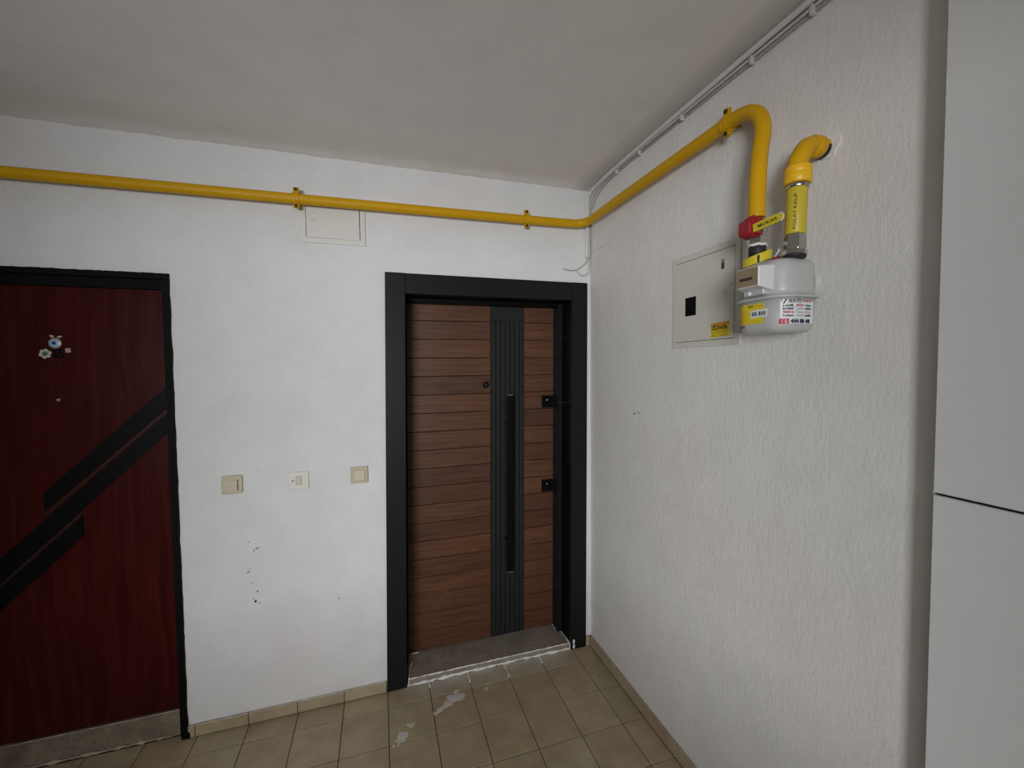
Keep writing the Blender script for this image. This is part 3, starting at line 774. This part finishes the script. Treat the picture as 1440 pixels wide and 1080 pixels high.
# front outline as an unrolled strip: arc length s measured from the left silhouette over the front corner to the right side
def unroll(inset):
    P = plan(inset, seg=16)[:50]; acc = [0.]
    for p, q in zip(P, P[1:]): acc.append(acc[-1]+math.dist(p, q))
    return P, acc
UP, UA = unroll(.003)
def skin(s, z, h=0.):
    s = max(0., min(UA[-1]-1e-6, s))
    for k in range(len(UA)-1):
        if UA[k+1] >= s: break
    t = (s-UA[k])/max(1e-9, UA[k+1]-UA[k]); a, b = UP[k], UP[k+1]
    x, y = a[0]+(b[0]-a[0])*t, a[1]+(b[1]-a[1])*t
    dx, dy = b[0]-a[0], b[1]-a[1]; L = math.hypot(dx, dy) or 1
    nx, ny = dy/L, -dx/L
    if nx*(x+.1)+ny*(y+1.258) < 0: nx, ny = -nx, -ny
    return Vector((x+nx*h, y+ny*h, z))
def sticker(name, s0, s1, z0, z1, mat, parent, h=.0006):
    return build(name, MB().grid(14, 1, lambda a, b: skin(s0+(s1-s0)*a, z0+(z1-z0)*b, h)), mat, parent)
Y0S, Y1S = .046, .138
ys = sticker('yellow_label', Y0S, Y1S, 1.743, 1.799, M['yellow_paper'], gm); ys['label'] = 'yellow printed label with barcode patch'
def yfn(u0, v0): return lambda u, v, h=0.: skin(Y0S+u0+u, 1.743+v0+v, h)
sticker('label_patch', Y0S+.050, Y0S+.102, 1.7585, 1.780, M['paper'], ys, .0011)
lettering('GAZ', .0085, yfn(.040, .0455), M['ink'], ys, h=.0011, bold=.0003)
lettering('GAZ ŞUBESİ', .005, yfn(.060, .0455), M['orange_ink'], ys, h=.0011)
for k in range(5):
    lettering('ABONE SAYAÇ NO', .0042, yfn(.008, .036-.0065*k), M['orange_ink'], ys, h=.0011, width=.036)
lettering('YETKİLİ SERVİS İLETİŞİM', .0045, yfn(.008, .004), M['orange_ink'], ys, h=.0011, width=.072)
for k, (u, w) in enumerate(((.055, .003), (.060, .002), (.064, .0035), (.071, .001), (.077, .004), (.083, .002), (.088, .003), (.094, .003))):
    build('bar', MB().prism([(Y0S+u, 1.764), (Y0S+u+w, 1.764), (Y0S+u+w, 1.7745), (Y0S+u, 1.7745)], skin, .0012, .0016), M['ink'], ys)
for u in (.0, .012):
    build('rivet', MB().prism([(Y0S+.012+u, 1.7345), (Y0S+.018+u, 1.7345), (Y0S+.018+u, 1.738), (Y0S+.012+u, 1.738)], skin, .0, .0012), M['ink'], gm)
W0, W1, WZ0, WZ1 = .1765, .2735, 1.737, 1.803
ws = sticker('service_label', W0, W1, WZ0, WZ1, M['paper'], gm); ws['label'] = 'white service label with phone number'
def wfn(u0, v0): return lambda u, v, h=0.: skin(W0+u0+u, WZ0+v0+v, h)
lettering('SERVİS', .0120, wfn(.0185, .0540), M['ink'], ws, h=.0012, width=.037, bold=.0002)
build('tick_mark', MB().prism([(W0+.006, WZ0+.052), (W0+.009, WZ0+.0515), (W0+.015, WZ0+.062), (W0+.013, WZ0+.063)], skin, .0010, .0014), M['ink'], ws)
lettering('444 88 48', .0075, wfn(.059, .0555), M['red_ink'], ws, h=.0012, width=.030, bold=.0002)
grid_words = [[('e arçelik', 'ink'), ('BOSCH', 'red_ink'), ('Vaillant', 'green_ink')], [('BAYMAK', 'navy_ink'), ('DemirDöküm', 'grey_ink'), ('BUDERUS', 'navy_ink')],
              [('FERROLI', 'red_ink'), ('Viessmann', 'grey_ink'), ('E.C.A.', 'orange_ink')], [('Protherm', 'navy_ink'), ('airfel', 'grey_ink'), ('aft', 'ink')]]
for r, row in enumerate(grid_words):
    for c_, (tx, ink) in enumerate(row):
        lettering(tx, .0078, wfn((.006, .039, .069)[c_], .0445-.0087*r), M[ink], ws, h=.0012, width=(.026, .025, .020)[c_], bold=.0003 if ink != 'grey_ink' else 0.)
build('red_patch', MB().grid(5, 1, lambda a, b: skin(W0-.001+.0215*a, WZ0-.0005+.0135*b, .0012)), M['red_ink'], ws)
lettering('C ☎', .0110, wfn(.003, .0025), M['paper'], ws, h=.0018, width=.014)
lettering('444 88 48', .0135, wfn(.0245, .0018), M['navy_ink'], ws, h=.0013, width=.062, bold=.0009)
# inlet ring and small seals
def seal_ring():
    mb = MB(); c = Vector((-.112, -1.212, 1.921)); n = 28; loops = []
    for k in range(n):
        a = 2*PI*k/n; u = Vector((math.cos(a), math.sin(a), 0))
        dz = .012*(u.x)-.004*u.y
        loops.append([c+u*.0325+Vector((0, 0, dz)), c+u*.0375+Vector((0, 0, dz)), c+u*.0365+Vector((0, 0, .024+dz)), c+u*.0325+Vector((0, 0, .025+dz)), c+u*.0225+Vector((0, 0, .024+dz*.5)), c+u*.0225+Vector((0, 0, .018+dz*.5))])
    V = [[mb.b.verts.new(p) for p in L] for L in loops]
    for k in range(n):
        A, B = V[k], V[(k+1) % n]
        for j in range(6): mb.b.faces.new((A[j], A[(j+1) % 6], B[(j+1) % 6], B[j]))
    return mb
build('seal_ring', seal_ring(), M['lime'], gm, label='yellow plastic seal ring')
build('ring_notch', MB().box(-.1395, -.1345, -1.2410, -1.2375, 1.916, 1.936), M['brown_black'], gm)
build('inlet_neck', MB().lathe((-.111, -1.211, 1.902), (0, 0, 1), [(0, .030), (.010, .026), (.030, .0215)], 20), M['grey_enamel'], gm)
build('red_seal', MB().box(-.118, -.112, -1.288, -1.264, 1.916, 1.924, .002), M['red'], gm)
build('seal_tail', MB().tube([(-.115, -1.268, 1.922), (-.115, -1.274, 1.928), (-.115, -1.284, 1.938), (-.113, -1.279, 1.945)], .0018, 6), M['paper'], gm)

# ---------------------------------------------------------------- outlet: union, yellow hose, elbow into the wall
oh = thing('gas_outlet_hose', (-.105, -1.325, 1.905), 'short yellow hose rising from the meter to an elbow in the wall', 'gas hose')
ob = Vector((-.110, -1.3235, 1.911)); od = Vector((.010, .0025, .19)).normalized()
def al(t): return ob+od*t
build('union_washer', MB().lathe(al(-.003), od, [(0, .0265), (.005, .0275), (.007, .026)], 24), M['rubber'], oh)
build('union_nut', MB().lathe(al(.003), od, [(0, .0270), (.002, .0290), (.012, .0290), (.015, .0265), (.017, .0250)], 8, True), M['steel'], oh)
build('hex_fitting', MB().lathe(al(.018), od, [(0, .0240), (.002, .0260), (.036, .0250), (.040, .0235)], 6, True), M['steel'], oh)
hs = build('hose_sleeve', MB().lathe(al(.057), od, [(0, .0225), (.004, .0245), (.06, .0240), (.118, .0240), (.121, .0225)], 24), M['hose'], oh)
tu = Vector((-.80, -.60, 0)); tw = od.cross(tu).normalized()
def hosefn(u, v, h=0.):      # text runs up the sleeve
    n = (tu*.9+tw*.06).normalized(); s = od.cross(n).normalized()
    a = (-v/.0242)
    return al(.066+u)+(n*math.cos(a)+s*math.sin(a))*(.0242+h)
lettering('KOLAY KALIP', .0098, hosefn, M['brown_black'], hs, h=.0009, width=.092)
build('clamp_band', MB().lathe(al(.176), od, [(0, .0255), (.001, .0265), (.010, .0265), (.011, .0255)], 24), M['steel'], oh)
build('coupling', MB().lathe(al(.187), od, [(0, .029), (.003, .0318), (.024, .0318), (.026, .0305), (.028, .0318), (.043, .0312), (.047, .028)], 24), M['yellow_bright'], oh)
e0 = al(.228)
elbow = smoothed([e0, al(.249), (-.088, -1.3215, 2.176), (-.074, -1.3205, 2.195), (-.055, -1.3190, 2.205), (-.030, -1.3165, 2.209), (.010, -1.314, 2.209)], 5)
build('elbow', MB().tube(elbow, .0235, 20), M['yellow'], oh)
build('elbow_socket', MB().lathe((-.052, -1.3185, 2.2055), (1, .09, .06), [(0, .0245), (.003, .0275), (.030, .0275), (.034, .025)], 20), M['yellow'], oh)
build('wall_sleeve', MB().lathe((-.0195, -1.3155, 2.2055), (1, .08, .02), [(0, .020), (.002, .0243), (.0195, .0243)], 16), M['rubber'], oh)
rnd = random.Random(5)
pp = []
for k in range(18):
    a = 2*PI*k/18; r = rnd.uniform(.026, .036); pp.append((1.328+r*math.cos(a)*1.0, 2.206+r*math.sin(a)))
build('plaster_patch', MB().prism(pp, lambda u, v, h=0.: Vector((-h, -u, v)), -.001, .0035), M['caulk'], wall_right)

# ---------------------------------------------------------------- electric cabinet in the right wall
eb = thing('meter_cabinet', (-.004, -.88, 1.70), 'cream flush metal cabinet door with dark window, left of gas meter', 'cabinet')
ef = on_right(-.713, 1.700)
build('cabinet_frame', frame_ring(ef, 0, .338, 0, .356, .0220, -.001, .0050), M['cream_metal'], eb)
build('cabinet_recess', MB().prism([(.02, .02), (.318, .02), (.318, .336), (.02, .336)], ef, 0, .0012), M['deep_black'], eb)
dr = build('cabinet_door', MB().prism([(.0245, .0240), (.3135, .0240), (.3135, .3318), (.0245, .3318)], ef, .0010, .0056), M['cream_metal'], eb)
build('viewing_window', frame_ring(ef, .0760, .1350, .1210, .1930, .0022, .005, .0066), M['charcoal'], dr)
build('window_glass', MB().prism([(.0775, .1225), (.1335, .1225), (.1335, .1915), (.0775, .1915)], ef, .0050, .0060), M['black'], dr)
hl = build('data_plate', MB().prism([(.2555, .252), (.273, .252), (.273, .300), (.2555, .300)], ef, .005, .0062), M['hatch_white'], dr)
build('latch_slot', MB().prism([(.2570, .264), (.2715, .264), (.2715, .2985), (.2570, .2985)], ef, .0060, .0068), M['grey_ink'], hl)
for a, b in ((.2585, .263), (.265, .270)):
    build('latch_slot', MB().prism([(a, .266), (b, .266), (b, .286), (a, .286)], ef, .0065, .0074), M['ink'], hl)
for u, v in ((.302, .206), (.275, .182)):
    build('rivet', MB().lathe(ef(u, v, .005), (-1, 0, 0), [(0, .0034), (.0014, .003)], 10), M['grey_ink'], dr)
for k in range(6):
    build('hinge_knuckle', MB().box(-.0060, -.002, -.7373, -.7352, 1.750+.047*k, 1.777+.047*k), M['cream_metal'], dr)
es = build('locksmith_sticker', MB().prism([(.2110, .0290), (.2945, .0315), (.2945, .0835), (.2110, .0805)], ef, .0054, .0061), M['yellow_paper'], dr, label='yellow locksmith sticker')
es_f = on_right(-.713-.211, 1.700+.0295)
build('orange_band', MB().prism([(0.001, .0395), (.083, .0415), (.083, .0525), (.001, .0500)], es_f, .0061, .0064), M['orange_ink'], es)
lettering('7/24 ANAHTAR', .0100, lambda u, v, h=0.: es_f(u+.004, v+.0415, h), M['yellow_paper'], es, h=.0068, width=.074)
lettering('ÇİLİNGİR', .0155, lambda u, v, h=0.: es_f(u+.003, v+.0285, h), M['ink'], es, h=.0066, width=.074, bold=.0006)
for k in range(2):
    lettering('ÇELİK KAPI OTO ANAHTAR', .0052, lambda u, v, h=0., k=k: es_f(u+.004, v+.0215-.0065*k, h), M['orange_ink'], es, h=.0066, width=.074)
lettering('7/24', .0090, lambda u, v, h=0.: es_f(u+.004, v+.003, h), M['orange_ink'], es, h=.0066, bold=.0003)
lettering('444 ACİL', .0070, lambda u, v, h=0.: es_f(u+.048, v+.004, h), M['ink'], es, h=.0066, width=.032)

# ---------------------------------------------------------------- cables in the ceiling corner
def cable(name, pts, r, mat, label, group=None):
    t = build(name, MB().tube(smoothed(pts, 5), r, 8), M[mat], at=pts[0])
    return tag(t, label, 'cable', group)
ccz = lambda y: 2.598-.004*math.sin(y*9)
cable('corner_cable', [(-.011, -1.59, 2.598), (-.010, -1.3, 2.596), (-.010, -1.09, 2.598), (-.012, -.77, 2.600), (-.012, -.49, 2.603), (-.012, -.26, 2.603), (-.012, -.13, 2.592),
                       (-.014, -.05, 2.565), (-.015, -.017, 2.52), (-.013, -.010, 2.45), (-.010, -.009, 2.35), (-.009, -.009, 2.25), (-.010, -.009, 2.18), (-.022, -.008, 2.152), (-.050, -.007, 2.143), (-.072, -.007, 2.152), (-.082, -.007, 2.168)],
      .0055, 'cable', 'white painted cable along the ceiling edge looping above the walnut door')
cable('corner_cable', [(-.006, -1.59, 2.584), (-.006, -1.3, 2.583), (-.006, -1.09, 2.585), (-.006, -.77, 2.589), (-.006, -.49, 2.591), (-.006, -.24, 2.588), (-.006, -.12, 2.566), (-.006, -.06, 2.53),
                       (-.006, -.022, 2.47), (-.006, -.018, 2.36), (-.006, -.018, 2.26), (-.0235, -.006, 2.222), (-.055, -.006, 2.190), (-.100, -.006, 2.168), (-.150, -.006, 2.170), (-.168, -.006, 2.176)],
      .0032, 'cable_grey', 'thin grey cable under the white one, ending above the walnut door')
cable('painted_conduit', [(-.025, -1.59, 2.605), (-.026, -1.09, 2.606), (-.025, -.6, 2.607), (-.024, -.25, 2.605), (-.022, -.12, 2.600), (-.022, -.05, 2.585), (-.024, -.012, 2.545), (-.024, -.010, 2.45), (-.024, -.009, 2.33), (-.024, -.009, 2.24)],
      .009, 'conduit_paint', 'thick painted over conduit nearest the ceiling in the corner')
for k, (y, z) in enumerate(((-1.09, 2.592), (-.77, 2.596), (-.49, 2.598), (-.30, 2.597), (-1.285, 2.590))):
    tag(build('cable_clip', MB().box(-.018, -.0005, y-.006, y+.006, z-.015, z+.012, .002), M['cable'], at=(-.009, y, z)),
        ('small white cable clip on the ceiling edge, first from the top of the picture', 'small white cable clip, third along the ceiling edge from the corner', 'small white cable clip, second along the ceiling edge from the corner', 'small white cable clip nearest the corner', 'small white cable clip at the top edge beside the yellowed joint')[k] if k != 0 else 'small white cable clip above the meter pipe bend', 'clip', 'clips on the ceiling cables')
